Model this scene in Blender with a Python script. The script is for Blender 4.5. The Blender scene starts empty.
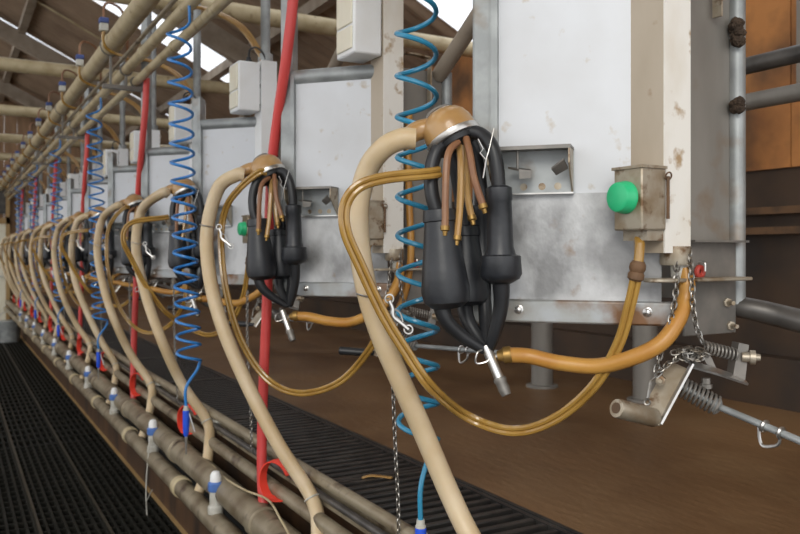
import bpy, math, random
from mathutils import Vector, Matrix
random.seed(7)
C = bpy.context.scene.collection
V = Vector
# ------------------------------------------------------------------ camera frame
F = 800.0
PHI = math.atan(449/800.0)
CP, SP = math.cos(PHI), math.sin(PHI)
EYE = 1.35
HORIZ = 253.0
RT = V((CP, -SP, 0)); FW = V((SP, CP, 0)); UP = V((0, 0, 1))

def atz(px, py, Z):
    "photo measurement -> point at depth Z metres"
    cx = (px-400)/F*Z
    return RT*cx + FW*Z + V((0, 0, EYE - (py-HORIZ)/F*Z))

def at(px, py, X):
    "photo measurement -> point at lateral distance X from the pit centre line"
    return atz(px, py, F*X/((px+49)*CP))

PITCH = 1.053
N = 13
Y1 = 1.004
ORD = ['first', 'second', 'third', 'fourth', 'fifth', 'sixth', 'seventh', 'eighth', 'ninth', 'tenth',
       'eleventh', 'twelfth', 'thirteenth']
def STALL(k): return ORD[k] + ' stall from the near end'

# ------------------------------------------------------------------ materials
def mat(name, col, rough=.5, metal=0.0, col2=None, scale=8.0, lo=.4, hi=.65, bump=0.0, bscale=None,
        stretch=None, coat=0.0, trans=0.0, rough2=None, detail=6, spots=None, spec=.5):
    m = bpy.data.materials.new(name); m.use_nodes = True
    nt = m.node_tree; b = nt.nodes['Principled BSDF']
    b.inputs['Base Color'].default_value = (*col, 1)
    b.inputs['Roughness'].default_value = rough
    b.inputs['Metallic'].default_value = metal
    b.inputs['Coat Weight'].default_value = coat
    b.inputs['Specular IOR Level'].default_value = spec
    if trans:
        b.inputs['Subsurface Weight'].default_value = trans
        b.inputs['Subsurface Radius'].default_value = (.02, .012, .005)
    if col2 or bump:
        g = nt.nodes.new('ShaderNodeNewGeometry')
        mp = nt.nodes.new('ShaderNodeMapping')
        if stretch: mp.inputs['Scale'].default_value = stretch
        nt.links.new(g.outputs['Position'], mp.inputs['Vector'])
        nz = nt.nodes.new('ShaderNodeTexNoise'); nz.inputs['Scale'].default_value = scale
        nz.inputs['Detail'].default_value = detail
        nt.links.new(mp.outputs[0], nz.inputs['Vector'])
        if col2:
            r = nt.nodes.new('ShaderNodeValToRGB')
            r.color_ramp.elements[0].position = lo; r.color_ramp.elements[0].color = (*col, 1)
            r.color_ramp.elements[1].position = hi; r.color_ramp.elements[1].color = (*col2, 1)
            nt.links.new(nz.outputs['Fac'], r.inputs['Fac'])
            out = r.outputs['Color']
            if spots:
                sc, scl, slo, shi = spots
                n3 = nt.nodes.new('ShaderNodeTexNoise'); n3.inputs['Scale'].default_value = scl
                n3.inputs['Detail'].default_value = 8
                nt.links.new(g.outputs['Position'], n3.inputs['Vector'])
                r3 = nt.nodes.new('ShaderNodeMapRange')
                r3.inputs['From Min'].default_value = slo; r3.inputs['From Max'].default_value = shi
                nt.links.new(n3.outputs['Fac'], r3.inputs['Value'])
                mx = nt.nodes.new('ShaderNodeMix'); mx.data_type = 'RGBA'
                nt.links.new(r3.outputs['Result'], mx.inputs['Factor'])
                nt.links.new(out, mx.inputs[6]); mx.inputs[7].default_value = (*sc, 1)
                out = mx.outputs[2]
            nt.links.new(out, b.inputs['Base Color'])
            if rough2 is not None:
                rr = nt.nodes.new('ShaderNodeMapRange')
                rr.inputs['From Min'].default_value = lo; rr.inputs['From Max'].default_value = hi
                rr.inputs['To Min'].default_value = rough; rr.inputs['To Max'].default_value = rough2
                nt.links.new(nz.outputs['Fac'], rr.inputs['Value'])
                nt.links.new(rr.outputs['Result'], b.inputs['Roughness'])
        if bump:
            n2 = nt.nodes.new('ShaderNodeTexNoise'); n2.inputs['Scale'].default_value = bscale or scale*3
            nt.links.new(mp.outputs[0], n2.inputs['Vector'])
            bp = nt.nodes.new('ShaderNodeBump'); bp.inputs['Strength'].default_value = bump
            bp.inputs['Distance'].default_value = .01
            nt.links.new(n2.outputs['Fac'], bp.inputs['Height']); nt.links.new(bp.outputs[0], b.inputs['Normal'])
    return m

M = {}
M['sheet'] = mat('white_sheet', (.65, .67, .70), .38, 0, (.58, .59, .605), 5, .42, .7,
                 spots=((.48, .42, .34), 24, .64, .76))
M['steel_sheet'] = mat('stained_steel_sheet', (.24, .24, .24), .36, .3, (.68, .69, .70), 7.5, .36, .62, bump=.1, bscale=60,
                       stretch=(1, 1, .75), rough2=.6, spots=((.24, .16, .10), 14, .62, .74))
M['galv'] = mat('galvanised_steel', (.27, .285, .285), .45, .35, (.39, .41, .41), 14, .4, .65,
                spots=((.23, .18, .13), 9, .62, .78))
M['galv_dark'] = mat('dull_galvanised_steel', (.185, .17, .15), .5, .25, (.25, .235, .21), 7, .4, .65, stretch=(1, 1, .3),
                spots=((.20, .14, .09), 9, .64, .8))
M['galv_rust'] = mat('rusting_galvanised_steel', (.40, .42, .43), .42, .4, (.31, .30, .27), 14, .4, .65,
                     spots=((.20, .10, .045), 11, .50, .66))
M['chain'] = mat('chain_steel', (.33, .32, .30), .35, .9, (.20, .17, .13), 60, .45, .7)
M['steel'] = mat('stainless_steel', (.62, .61, .59), .28, .9, (.48, .46, .43), 20, .45, .7)
M['dirty_steel'] = mat('dirty_steel', (.43, .38, .30), .42, .5, (.30, .23, .15), 22, .42, .65,
                       spots=((.15, .085, .04), 34, .55, .66))
M['grey_steel'] = mat('grey_plate_steel', (.19, .18, .165), .45, .5, (.26, .24, .215), 16, .4, .65)
M['rust'] = mat('rusty_iron', (.16, .085, .04), .7, .1, (.08, .05, .03), 12, .4, .65, bump=.3)
M['cream'] = mat('cream_plastic', (.80, .76, .66), .4, 0, (.62, .53, .38), 9, .5, .75)
M['tan'] = mat('tan_stained_plastic', (.47, .40, .31), .45, 0, (.39, .32, .235), 7, .42, .7, stretch=(1, 1, .4),
               spots=((.30, .2, .11), 18, .66, .76))
M['white'] = mat('white_plastic', (.80, .78, .73), .35, 0, (.66, .60, .50), 7, .46, .7, stretch=(1, 1, .5), spots=((.40, .28, .16), 26, .60, .72))
M['box_white'] = mat('box_white_plastic', (.82, .83, .83), .4, 0, (.76, .76, .74), 6, .5, .7)
M['box_cream'] = mat('box_cream_plastic', (.80, .76, .62), .4, 0, (.74, .68, .52), 6, .5, .7)
M['tan_pipe'] = mat('old_pvc_pipe', (.52, .435, .27), .42, 0, (.37, .285, .155), 9, .45, .72, spots=((.20, .13, .06), 16, .62, .74))
M['grey_pipe'] = mat('old_steel_pipe', (.29, .245, .17), .42, .2, (.15, .11, .065), 9, .42, .7, spots=((.07, .042, .025), 13, .56, .70))
M['dark_pipe'] = mat('dark_steel_pipe', (.07, .065, .06), .4, .4, (.13, .12, .11), 12, .4, .7)
M['milk_hose'] = mat('beige_rubber', (.54, .405, .235), .42, 0, (.62, .50, .335), 9, .4, .68, trans=.12)
M['amber'] = mat('amber_plastic', (.46, .28, .10), .28, 0, (.40, .22, .075), 20, .4, .7, coat=.3, trans=.1)
M['amber_clear'] = mat('clear_amber_tube', (.40, .235, .055), .22, 0, (.31, .17, .035), 14, .4, .7, coat=.5, trans=.1)
M['orange_hose'] = mat('orange_rubber', (.52, .27, .06), .38, 0, (.43, .19, .035), 12, .4, .7, trans=.08)
M['bowl'] = mat('amber_bowl_plastic', (.43, .255, .10), .3, 0, (.35, .19, .065), 18, .4, .7, coat=.3, trans=.08)
M['black'] = mat('black_rubber', (.012, .013, .015), .42, 0, (.022, .023, .026), 15, .4, .7)
M['shell'] = mat('charcoal_plastic', (.016, .018, .022), .40, 0, (.030, .032, .037), 12, .45, .7, bump=.05, bscale=80)
M['brown_tube'] = mat('brown_rubber_tube', (.22, .10, .05), .4, 0, (.30, .15, .07), 15, .4, .7)
M['brass'] = mat('brass', (.33, .20, .06), .42, .7)
M['green'] = mat('green_plastic', (.03, .50, .21), .35, 0, (.02, .40, .17), 20, .55, .8)
M['red_hose'] = mat('red_rubber', (.66, .075, .065), .42, 0, (.56, .05, .05), 6, .4, .7)
M['red'] = mat('red_plastic', (.80, .06, .035), .4)
M['red_washer'] = mat('red_washer_rubber', (.42, .05, .035), .5)
M['coil'] = mat('blue_plastic_tube', (.03, .25, .42), .3, coat=.3)
M['coil_far'] = mat('bright_blue_plastic_tube', (.03, .22, .60), .3, coat=.3)
M['blue'] = mat('blue_plastic', (.025, .10, .70), .35)
M['blue_grey'] = mat('faded_blue_plastic', (.09, .19, .50), .45)
M['navy'] = mat('navy_plastic', (.05, .08, .25), .4)
M['pale'] = mat('pale_plastic', (.52, .51, .46), .4, 0, (.40, .38, .32), 30, .45, .7)
M['concrete'] = mat('wet_brown_floor', (.20, .108, .045), .6, 0, (.105, .053, .021), 1.6, .36, .66, bump=.25, bscale=34,
                    stretch=(1, .45, 1), rough2=.36, spots=((.21, .125, .058), 3, .5, .8), spec=.4)
M['pit'] = mat('black_pit_floor', (.006, .006, .005), .6)
M['rubber_mat'] = mat('black_floor_grating', (.007, .007, .004), .7, 0, (.013, .012, .008), 6, .4, .7, spec=.3)
M['mat_edge'] = mat('worn_grating_edge', (.05, .042, .028), .5, 0, (.03, .025, .016), 6, .4, .7)
M['grate'] = mat('black_drain_bars', (.028, .027, .026), .38, .3, (.055, .05, .045), 12, .4, .7)
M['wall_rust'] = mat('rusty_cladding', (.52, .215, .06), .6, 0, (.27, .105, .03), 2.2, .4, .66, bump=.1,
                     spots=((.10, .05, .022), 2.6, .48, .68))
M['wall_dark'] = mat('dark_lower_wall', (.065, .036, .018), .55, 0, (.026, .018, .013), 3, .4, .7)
M['pit_wall'] = mat('rusty_pit_wall', (.10, .05, .022), .6, 0, (.035, .02, .012), 5, .4, .65, stretch=(1, 1, .3), bump=.2)
M['roof'] = mat('brown_roof_sheet', (.36, .26, .18), .7, 0, (.25, .175, .12), 2.5, .4, .66)
M['beam'] = mat('weathered_beam', (.36, .30, .235), .65, .1, (.25, .20, .15), 6, .4, .66)
M['wood'] = mat('yellowed_wood', (.42, .28, .12), .6, 0, (.34, .20, .08), 5, .4, .7)
M['end'] = mat('brown_end_boards', (.22, .12, .055), .6, 0, (.13, .07, .03), 4, .4, .7, stretch=(3, 1, .4))
M['mud'] = mat('dried_mud', (.07, .045, .028), .9, 0, (.04, .025, .015), 50, .4, .6, bump=.8)
M['ground'] = mat('yard_concrete', (.30, .27, .23), .8, 0, (.22, .19, .16), 2, .4, .7)

m = bpy.data.materials.new('skylight_sheet'); m.use_nodes = True
nt = m.node_tree; nt.nodes.clear()
o_ = nt.nodes.new('ShaderNodeOutputMaterial'); mx = nt.nodes.new('ShaderNodeMixShader')
tr = nt.nodes.new('ShaderNodeBsdfTransparent'); tl = nt.nodes.new('ShaderNodeBsdfTranslucent')
tl.inputs[0].default_value = (.9, .92, .95, 1); tr.inputs[0].default_value = (.95, .97, 1, 1)
mx.inputs[0].default_value = .4
nt.links.new(tr.outputs[0], mx.inputs[1]); nt.links.new(tl.outputs[0], mx.inputs[2]); nt.links.new(mx.outputs[0], o_.inputs[0])
M['skylight'] = m

# ------------------------------------------------------------------ mesh building
def crv(pts, n=8):
    "Catmull-Rom through points"
    P = [V(p) for p in pts]
    if len(P) < 3: return P
    P = [P[0]*2-P[1]] + P + [P[-1]*2-P[-2]]
    out = []
    for i in range(1, len(P)-2):
        a, b, c, d = P[i-1], P[i], P[i+1], P[i+2]
        for k in range(n):
            t = k/n
            out.append(.5*((2*b)+(c-a)*t+(2*a-5*b+4*c-d)*t*t+(3*b-a-3*c+d)*t**3))
    out.append(P[-2])
    return out

class MB:
    def __init__(s): s.v = []; s.f = []
    def tube(s, pts, r, seg=10, cap=True):
        P = [V(p) for p in pts]; n = len(P)
        R = list(r) if isinstance(r, (list, tuple)) else [r]*n
        if len(R) != n:
            R = [R[min(int(i*(len(R)-1)/(n-1)), len(R)-2)]*(1-((i*(len(R)-1)/(n-1)) - min(int(i*(len(R)-1)/(n-1)), len(R)-2)))
                 + R[min(int(i*(len(R)-1)/(n-1)), len(R)-2)+1]*((i*(len(R)-1)/(n-1)) - min(int(i*(len(R)-1)/(n-1)), len(R)-2)) for i in range(n)]
        base = len(s.v)
        t0 = (P[1]-P[0]).normalized()
        a = t0.orthogonal().normalized()
        for i in range(n):
            t = ((P[min(i+1, n-1)]-P[max(i-1, 0)])).normalized()
            a = (a - t*a.dot(t))
            a = a.normalized() if a.length > 1e-6 else t.orthogonal().normalized()
            b = t.cross(a)
            for k in range(seg):
                q = 2*math.pi*k/seg
                s.v.append(P[i]+(a*math.cos(q)+b*math.sin(q))*R[i])
        for i in range(n-1):
            for k in range(seg):
                s.f.append((base+i*seg+k, base+i*seg+(k+1) % seg, base+(i+1)*seg+(k+1) % seg, base+(i+1)*seg+k))
        if cap:
            s.f.append(tuple(base+k for k in reversed(range(seg))))
            s.f.append(tuple(base+(n-1)*seg+k for k in range(seg)))
        return s
    def lathe(s, o, ax, prof, seg=20):
        "prof: (distance along axis, radius)"
        o = V(o); ax = V(ax).normalized()
        a = ax.orthogonal().normalized(); b = ax.cross(a); base = len(s.v); n = len(prof)
        for (t, r) in prof:
            for k in range(seg):
                q = 2*math.pi*k/seg
                s.v.append(o+ax*t+(a*math.cos(q)+b*math.sin(q))*max(r, 1e-4))
        for i in range(n-1):
            for k in range(seg):
                s.f.append((base+i*seg+k, base+i*seg+(k+1) % seg, base+(i+1)*seg+(k+1) % seg, base+(i+1)*seg+k))
        s.f.append(tuple(base+k for k in reversed(range(seg)))); s.f.append(tuple(base+(n-1)*seg+k for k in range(seg)))
        return s
    def box(s, c, h, ax=None):
        "centre, half sizes, optional axes"
        c = V(c); ax = ax or (V((1, 0, 0)), V((0, 1, 0)), V((0, 0, 1)))
        base = len(s.v)
        for k in (-1, 1):
            for j in (-1, 1):
                for i in (-1, 1):
                    s.v.append(c+ax[0]*(i*h[0])+ax[1]*(j*h[1])+ax[2]*(k*h[2]))
        q = [(0, 2, 3, 1), (4, 5, 7, 6), (0, 1, 5, 4), (2, 6, 7, 3), (0, 4, 6, 2), (1, 3, 7, 5)]
        if ax[0].cross(ax[1]).dot(ax[2]) < 0: q = [tuple(reversed(x)) for x in q]
        s.f += [tuple(base+i for i in x) for x in q]
        return s
    def span(s, lo, hi):
        lo, hi = V(lo), V(hi)
        return s.box((lo+hi)/2, ((hi-lo)/2))
    def prism(s, poly, off):
        "closed polygon of 3-D points extruded by a vector"
        off = V(off); base = len(s.v); n = len(poly)
        s.v += [V(p) for p in poly] + [V(p)+off for p in poly]
        s.f.append(tuple(base+i for i in reversed(range(n)))); s.f.append(tuple(base+n+i for i in range(n)))
        for i in range(n):
            j = (i+1) % n
            s.f.append((base+i, base+j, base+n+j, base+n+i))
        return s
    def bar(s, pts, w, t, side):
        "flat bar along pts: width w along 'side', thickness t"
        P = [V(p) for p in pts]; side = V(side).normalized(); n = len(P); base = len(s.v)
        for i in range(n):
            tg = (P[min(i+1, n-1)]-P[max(i-1, 0)]).normalized()
            sd = (side - tg*side.dot(tg)).normalized(); nn = tg.cross(sd)
            for (p, q) in ((-1, -1), (1, -1), (1, 1), (-1, 1)):
                s.v.append(P[i]+sd*(p*w/2)+nn*(q*t/2))
        for i in range(n-1):
            for k in range(4):
                s.f.append((base+i*4+k, base+i*4+(k+1) % 4, base+i*4+4+(k+1) % 4, base+i*4+4+k))
        s.f.append((base+3, base+2, base+1, base)); e = base+(n-1)*4; s.f.append((e, e+1, e+2, e+3))
        return s
    def helix(s, p0, p1, R, turns, r, seg=6, per=16, fade=True, ref=None):
        p0, p1 = V(p0), V(p1); ax = (p1-p0).normalized()
        a = (ref - ax*ref.dot(ax)).normalized() if ref else ax.orthogonal().normalized(); b = ax.cross(a)
        n = int(turns*per)
        pts = [p0+(p1-p0)*(i/n)+(a*math.cos(2*math.pi*i/per)+b*math.sin(2*math.pi*i/per))*R for i in range(n+1)]
        return s.tube(pts, r, seg)
    def chain(s, pts, pitch=.0115, r=.0016, w=.0046):
        P = [V(p) for p in pts]; L = [0]
        for i in range(1, len(P)): L.append(L[-1]+(P[i]-P[i-1]).length)
        n = max(1, int(L[-1]/pitch)); j = 0; k0 = 0
        for k in range(n+1):
            d = min(k*pitch, L[-1]-1e-6)
            while j < len(L)-2 and L[j+1] < d: j += 1
            t = (P[j+1]-P[j]).normalized(); c = P[j]+t*(d-L[j])
            a = t.cross(V((.3, .5, .8))).normalized(); b = t.cross(a)
            ang = .785+(math.pi/2)*(k % 2); sd = a*math.cos(ang)+b*math.sin(ang)
            h = pitch*.72
            ring = []
            for q in range(10):
                an = 2*math.pi*q/10
                ring.append(c+t*(h*math.cos(an))+sd*(w*(abs(math.sin(an))**.7)*(1 if math.sin(an) > 0 else -1)))
            s.ring(ring, r)
        return s
    def ring(s, P, r, seg=5):
        n = len(P); base = len(s.v); c = sum(P, V((0, 0, 0)))/n
        nn = (P[1]-P[0]).cross(P[3]-P[0]).normalized()
        for i in range(n):
            t = (P[(i+1) % n]-P[i-1]).normalized(); o = t.cross(nn)
            for k in range(seg):
                q = 2*math.pi*k/seg
                s.v.append(P[i]+(o*math.cos(q)+nn*math.sin(q))*r)
        for i in range(n):
            for k in range(seg):
                j = (i+1) % n
                s.f.append((base+i*seg+k, base+i*seg+(k+1) % seg, base+j*seg+(k+1) % seg, base+j*seg+k))
        return s
    def torus(s, c, ax, R, r, seg=6, n=20):
        c = V(c); ax = V(ax).normalized(); a = ax.orthogonal().normalized(); b = ax.cross(a)
        return s.ring([c+(a*math.cos(2*math.pi*i/n)+b*math.sin(2*math.pi*i/n))*R for i in range(n)], r, seg)

ORG = {}
def mesh_obj(name, mb, m, org, bevel=0, angle=38):
    me = bpy.data.meshes.new(name)
    me.from_pydata([v-org for v in mb.v], [], mb.f)
    me.materials.append(M[m] if isinstance(m, str) else m)
    me.validate()
    import bmesh
    bm = bmesh.new(); bm.from_mesh(me); bmesh.ops.recalc_face_normals(bm, faces=bm.faces); bm.to_mesh(me); bm.free()
    me.polygons.foreach_set('use_smooth', [True]*len(me.polygons))
    me.set_sharp_from_angle(angle=math.radians(angle))
    o = bpy.data.objects.new(name, me); C.objects.link(o)
    if bevel:
        b = o.modifiers.new('bevel', 'BEVEL'); b.width = bevel; b.segments = 2; b.limit_method = 'ANGLE'
    return o

def tag(o, label, cat, group=None):
    o['label'] = label; o['category'] = cat
    if group: o['group'] = group
    return o

def T(name, label, cat, loc, group=None):
    o = bpy.data.objects.new(name, None); C.objects.link(o); o.empty_display_size = .05
    o.location = loc; ORG[o.name] = V(loc)
    return tag(o, label, cat, group)

def P(name, mb, m, parent, bevel=0, label=None, angle=38):
    org = ORG[parent.name]
    o = mesh_obj(name, mb, m, org, bevel, angle); o.parent = parent
    ORG[o.name] = org
    if label: o['label'] = label
    return o

def S(name, mb, m, label, cat, loc=None, group=None, bevel=0, angle=38):
    loc = V(loc) if loc is not None else V(mb.v[0])
    o = mesh_obj(name, mb, m, loc, bevel, angle); o.location = loc; ORG[o.name] = loc
    return tag(o, label, cat, group)

def STR(name, mb, m, loc=(0, 0, 0), bevel=0, angle=38):
    o = mesh_obj(name, mb, m, V(loc), bevel, angle); o.location = loc; o['kind'] = 'structure'; ORG[o.name] = V(loc)
    return o

def dup(o, off, label):
    r = o.copy(); C.objects.link(r); r.location = V(o.location)+V(off); r['label'] = label
    for ch in o.children:
        c = ch.copy(); C.objects.link(c); c.parent = r
        for g in ch.children:
            d = g.copy(); C.objects.link(d); d.parent = c
    return r

STATION = []          # (thing, label format) copied along the row
def rep(o, fmt, step=1, count=N):
    o['label'] = fmt.format(STALL(0)); STATION.append((o, fmt, step, count)); return o

# ================================================================== SETTING
PLAT = EYE-.68
XE = .955           # platform edge
XW = 3.25
# platform floor
b = MB(); b.span((1.325, -2, PLAT-.15), (XW+.1, 17, PLAT)); STR('floor', b, 'concrete')
b = MB(); b.span((.98, -2, PLAT-.40), (1.325, 17, PLAT-.22)); STR('floor_drain_channel', b, 'pit')
b = MB(); b.span((-1.6, -2, -.12), (.99, 17, -.02)); STR('floor_pit', b, 'pit')
b = MB(); b.span((-6, -2, PLAT-.15), (-1.6, 17, PLAT)); STR('floor_left_platform', b, 'ground')
b = MB(); b.span((-1.62, -2, -.1), (-1.6, 17, PLAT-.15)); STR('wall_pit_left', b, 'pit_wall')
# pit wall + lip
b = MB(); b.span((.985, -2, -.02), (1.03, 17, PLAT-.02)); STR('wall_pit', b, 'pit_wall')
b = MB(); b.span((.955, -2, PLAT-.06), (.985, 17, PLAT)); b.span((.94, -2, PLAT-.05), (.955, 17, PLAT-.03)); STR('trim_1', b, 'grey_pipe')
b = MB(); b.span((.962, -2, -.02), (.985, 17, .012)); STR('trim_2', b, 'wood')
b = MB(); b.span((1.318, -2, PLAT-.22), (1.33, 17, PLAT+.003)); STR('trim_3', b, 'grate')
# far right wall: lower dark part, upper rusty cladding with ribs
XW = 3.25
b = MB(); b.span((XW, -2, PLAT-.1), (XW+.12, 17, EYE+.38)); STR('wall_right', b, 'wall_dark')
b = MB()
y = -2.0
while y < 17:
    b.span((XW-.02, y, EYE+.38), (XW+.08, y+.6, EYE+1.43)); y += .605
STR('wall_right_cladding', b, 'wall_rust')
b = MB()
for z in (EYE+.19, EYE+.10): b.span((XW-.07, -2, z-.016), (XW, 17, z+.016))
STR('trim_4', b, 'rust')
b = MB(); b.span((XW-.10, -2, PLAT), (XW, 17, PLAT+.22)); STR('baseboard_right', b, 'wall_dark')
# end wall
YEND = 15.3
b = MB()
x = -6.0
while x < XW:
    b.span((x, YEND, -.1), (x+.195, YEND+.06, EYE+3.7)); x += .2
STR('wall_end', b, 'end')
b = MB(); b.span((.20, YEND-.05, .10), (.82, YEND, 1.85)); dr = STR('door_1', b, 'box_cream', bevel=.006)
b = MB(); b.span((.16, YEND-.06, .0), (.20, YEND, 1.95)); b.span((.82, YEND-.06, 0), (.88, YEND, 1.95)); b.span((.16, YEND-.06, 1.85), (.88, YEND, 1.95)); P('door_frame', b, 'wood', dr)
b = MB(); b.tube([(.76, YEND-.07, .95), (.76, YEND-.11, .95), (.70, YEND-.11, .95)], .011, 8); P('door_handle', b, 'steel', dr)
b = MB(); b.span((.15, YEND-.04, 2.02), (.82, YEND, 2.55)); wn = STR('window_5', b, 'dark_pipe')
b = MB(); b.span((.10, YEND-.06, 1.97), (.15, YEND, 2.6)); b.span((.82, YEND-.06, 1.97), (.88, YEND, 2.6)); b.span((.1, YEND-.06, 2.55), (.88, YEND, 2.62)); P('window_frame', b, 'wood', wn)

# roof, corrugated, with skylight strips
def rz(x):
    return EYE+3.07-.5*x if x > -1.5 else EYE+3.82+.5*(x+1.5)
SKY = [(1.5, 2.4), (3.8, 4.66), (7.4, 8.25), (10.65, 11.5), (14.0, 14.85)]
def roofstrip(y0, y1):
    b = MB(); per = .16; xs = [-3.6, -1.5, 3.4]; n = int((y1-y0)/per*8); base = 0
    cols = []
    for i in range(n+1):
        y = y0+(y1-y0)*i/n; w = .022*math.sin(2*math.pi*y/per)
        cols.append([len(b.v)+k for k in range(3)])
        for x in xs: b.v.append(V((x, y, rz(x)+w)))
    for i in range(n):
        for k in range(2):
            b.f.append((cols[i][k], cols[i][k+1], cols[i+1][k+1], cols[i+1][k]))
    return b
edges = [-2.0]
for a, c in SKY: edges += [a, c]
edges.append(17.0)
allr = MB()
for i in range(0, len(edges), 2):
    q = roofstrip(edges[i], edges[i+1]); base = len(allr.v)
    allr.v += q.v; allr.f += [tuple(base+j for j in f) for f in q.f]
STR('ceiling', allr, 'roof', angle=80)
for i, (a, c) in enumerate(SKY):
    STR('window_%d' % (i+1 if i < 4 else 6), roofstrip(a, c), 'skylight', angle=80)
tn = 5
for yb in (3.2, 6.85, 10.45, 13.6):
    b = MB()
    for (xa, xb) in ((-3.6, -1.5), (-1.5, 3.25)):
        p0 = V((xa, yb, rz(xa)-.20)); p1 = V((xb, yb, rz(xb)-.20)); d = (p1-p0).normalized()
        b.box((p0+p1)/2, ((p1-p0).length/2, .05, .09), (d, V((0, 1, 0)), d.cross(V((0, 1, 0)))))
    STR('trim_%d' % tn, b, 'beam'); tn += 1
for xb in (-.9, .73, 2.35):
    b = MB(); z = rz(xb)-.07; b.span((xb-.04, -2, z-.05), (xb+.04, 17, z+.04)); STR('trim_%d' % tn, b, 'beam'); tn += 1
# slim conduit under the roof
b = MB(); b.tube([(.5, 9.1, rz(.5)-.06), (1.6, 9.1, rz(1.6)-.06)], .011, 8); STR('trim_%d' % tn, b, 'tan_pipe'); tn += 1
# pale upright strip against the far wall
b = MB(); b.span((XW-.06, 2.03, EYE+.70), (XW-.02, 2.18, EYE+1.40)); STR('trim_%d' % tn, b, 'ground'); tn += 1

# ================================================================== LONG PIPES
def ylong(name, X, h, r, m, label, cat, y0=-1.0, y1=15.2, extra=None, joint=None):
    b = MB(); b.tube([(X, y0, EYE+h), (X, y1, EYE+h)], r, 20)
    if joint:
        o = T(name, label, cat, (X, y0, EYE+h)); P('pipe', b, m, o)
        y = joint[0]
        while y < y1:
            c = MB(); c.lathe((X, y-joint[2]/2, EYE+h), (0, 1, 0), [(0, r+.001), (.004, r+joint[3]), (joint[2]-.004, r+joint[3]), (joint[2], r+.001)], 20)
            P('coupling', c, joint[4] if len(joint) > 4 else m, o); y += joint[1]
        return o
    return S(name, b, m, label, cat, (X, y0, EYE+h))
ylong('vacuum_pipe', .74, 1.10, .046, 'tan_pipe', 'thickest beige overhead pipe carrying the row of blue-capped valves', 'pipe', joint=(2.3, 2.106, .09, .005))
ylong('cable_conduit', .78, 1.012, .0105, 'grey_pipe', 'thin grey conduit running between the two thicker overhead pipes', 'pipe')
ylong('air_pipe', .82, .982, .026, 'tan_pipe', 'middle beige overhead pipe just right of the thickest one', 'pipe', joint=(1.9, 2.106, .06, .004))
ylong('wash_pipe', .87, .922, .022, 'tan_pipe', 'lowest beige overhead pipe nearest the stalls', 'pipe', joint=(1.5, 1.053, .05, .004))
ylong('milk_pipe', .852, -.845, .047, 'grey_pipe', 'thick grey pipe along the pit edge, second from the bottom', 'pipe', joint=(1.35, 1.053, .055, .007, 'grey_pipe'))
ylong('drain_pipe', .812, -.945, .036, 'grey_pipe', 'lowest of the pipes along the pit wall, stained beige grey', 'pipe', joint=(2.2, 1.053, .05, .006, 'tan_pipe'))
ylong('wash_return_pipe', .908, -.755, .022, 'grey_pipe', 'slim grey pipe just above the thick pipe at the pit edge', 'pipe')
ylong('air_return_pipe', .934, -.700, .011, 'dark_pipe', 'thin dark pipe tucked below the top rail of the pit edge', 'pipe')
ylong('pit_edge_rail', .934, -.655, .017, 'grey_pipe', 'topmost slim rail on the pit edge beside the black drain grates', 'rail')
# rails of the cow bails deep on the right
ylong('bail_rail', 2.3, .62, .028, 'dark_pipe', 'upper dark rail behind the near post, at the right of the photo', 'rail', -1, 15.2)
ylong('bail_rail', 2.3, .50, .028, 'galv_dark', 'lower grey rail behind the near post, at the right of the photo', 'rail', -1, 15.2)
# posts of the bails, feet on the brown floor
for (px, Xp, lab) in ((542, 2.62, 'grey bail post standing on the brown floor below the nearest panel'),
                      (645, 2.78, 'grey bail post on the floor behind the looping orange hose')):
    p = at(px, 300, Xp)
    b = MB(); b.tube([(p.x, p.y, PLAT+.002), (p.x, p.y, EYE+.62)], .055, 16)
    b.lathe((p.x, p.y, PLAT), (0, 0, 1), [(0, .08), (.012, .08), (.016, .056)], 16)
    S('bail_post', b, 'galv_dark', lab, 'post', (p.x, p.y, PLAT))
# cross pipes over the parlour
for k in range(5):
    y = 6.6+(k-1)*2.106
    b = MB(); b.tube([(-3.0, y, EYE+1.42), (3.1, y, EYE+1.38)], .052, 16)
    S('cross_pipe', b, 'tan_pipe', '%s beige pipe from the camera crossing over the pit below the roof' % ORD[k], 'pipe', (-3.0, y, EYE+1.42), 'cross pipes over the pit')

# ================================================================== PIT FLOOR GRATING + DRAIN GRATES
STRIPS = ['strip of black floor grating nearest the pit wall', 'second strip of black floor grating from the pit wall',
          'third strip of black floor grating from the pit wall', 'fourth strip of black floor grating from the pit wall']
for i, lab in enumerate(STRIPS):
    x1 = .962-.298*i; x0 = x1-.296
    t = T('floor_grating', lab, 'floor grating', ((x0+x1)/2, 0, -.02), 'floor gratings in the pit')
    b = MB()
    for k in range(1, 7): xx = x0+.296*k/7; b.span((xx-.006, .5, -.02), (xx+.006, 15.2, .010))
    y = .6
    while y < 15.2: b.span((x0+.012, y-.005, -.018), (x1-.012, y+.005, .007)); y += .10 if y < 6 else .2
    P('bars', b, 'rubber_mat', t)
    b = MB(); b.span((x0, .5, -.02), (x0+.014, 15.2, .013)); P('edge_bar', b, 'mat_edge', t)
    b = MB(); b.span((x1-.012, .5, -.02), (x1, 15.2, .011)); P('edge_bar', b, 'rubber_mat', t)
gr = T('drain_grate', 'x', 'drain grate', (1.15, .05, PLAT-.03), 'drain grates along the platform edge')
b = MB(); L = 1.045
b.span((.99, .05, PLAT-.03), (1.003, .05+L, PLAT)); b.span((1.303, .05, PLAT-.03), (1.316, .05+L, PLAT))
b.span((1.003, .05, PLAT-.03), (1.303, .068, PLAT)); b.span((1.003, .032+L, PLAT-.03), (1.303, .05+L, PLAT)); P('frame', b, 'grate', gr)
b = MB()
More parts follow.
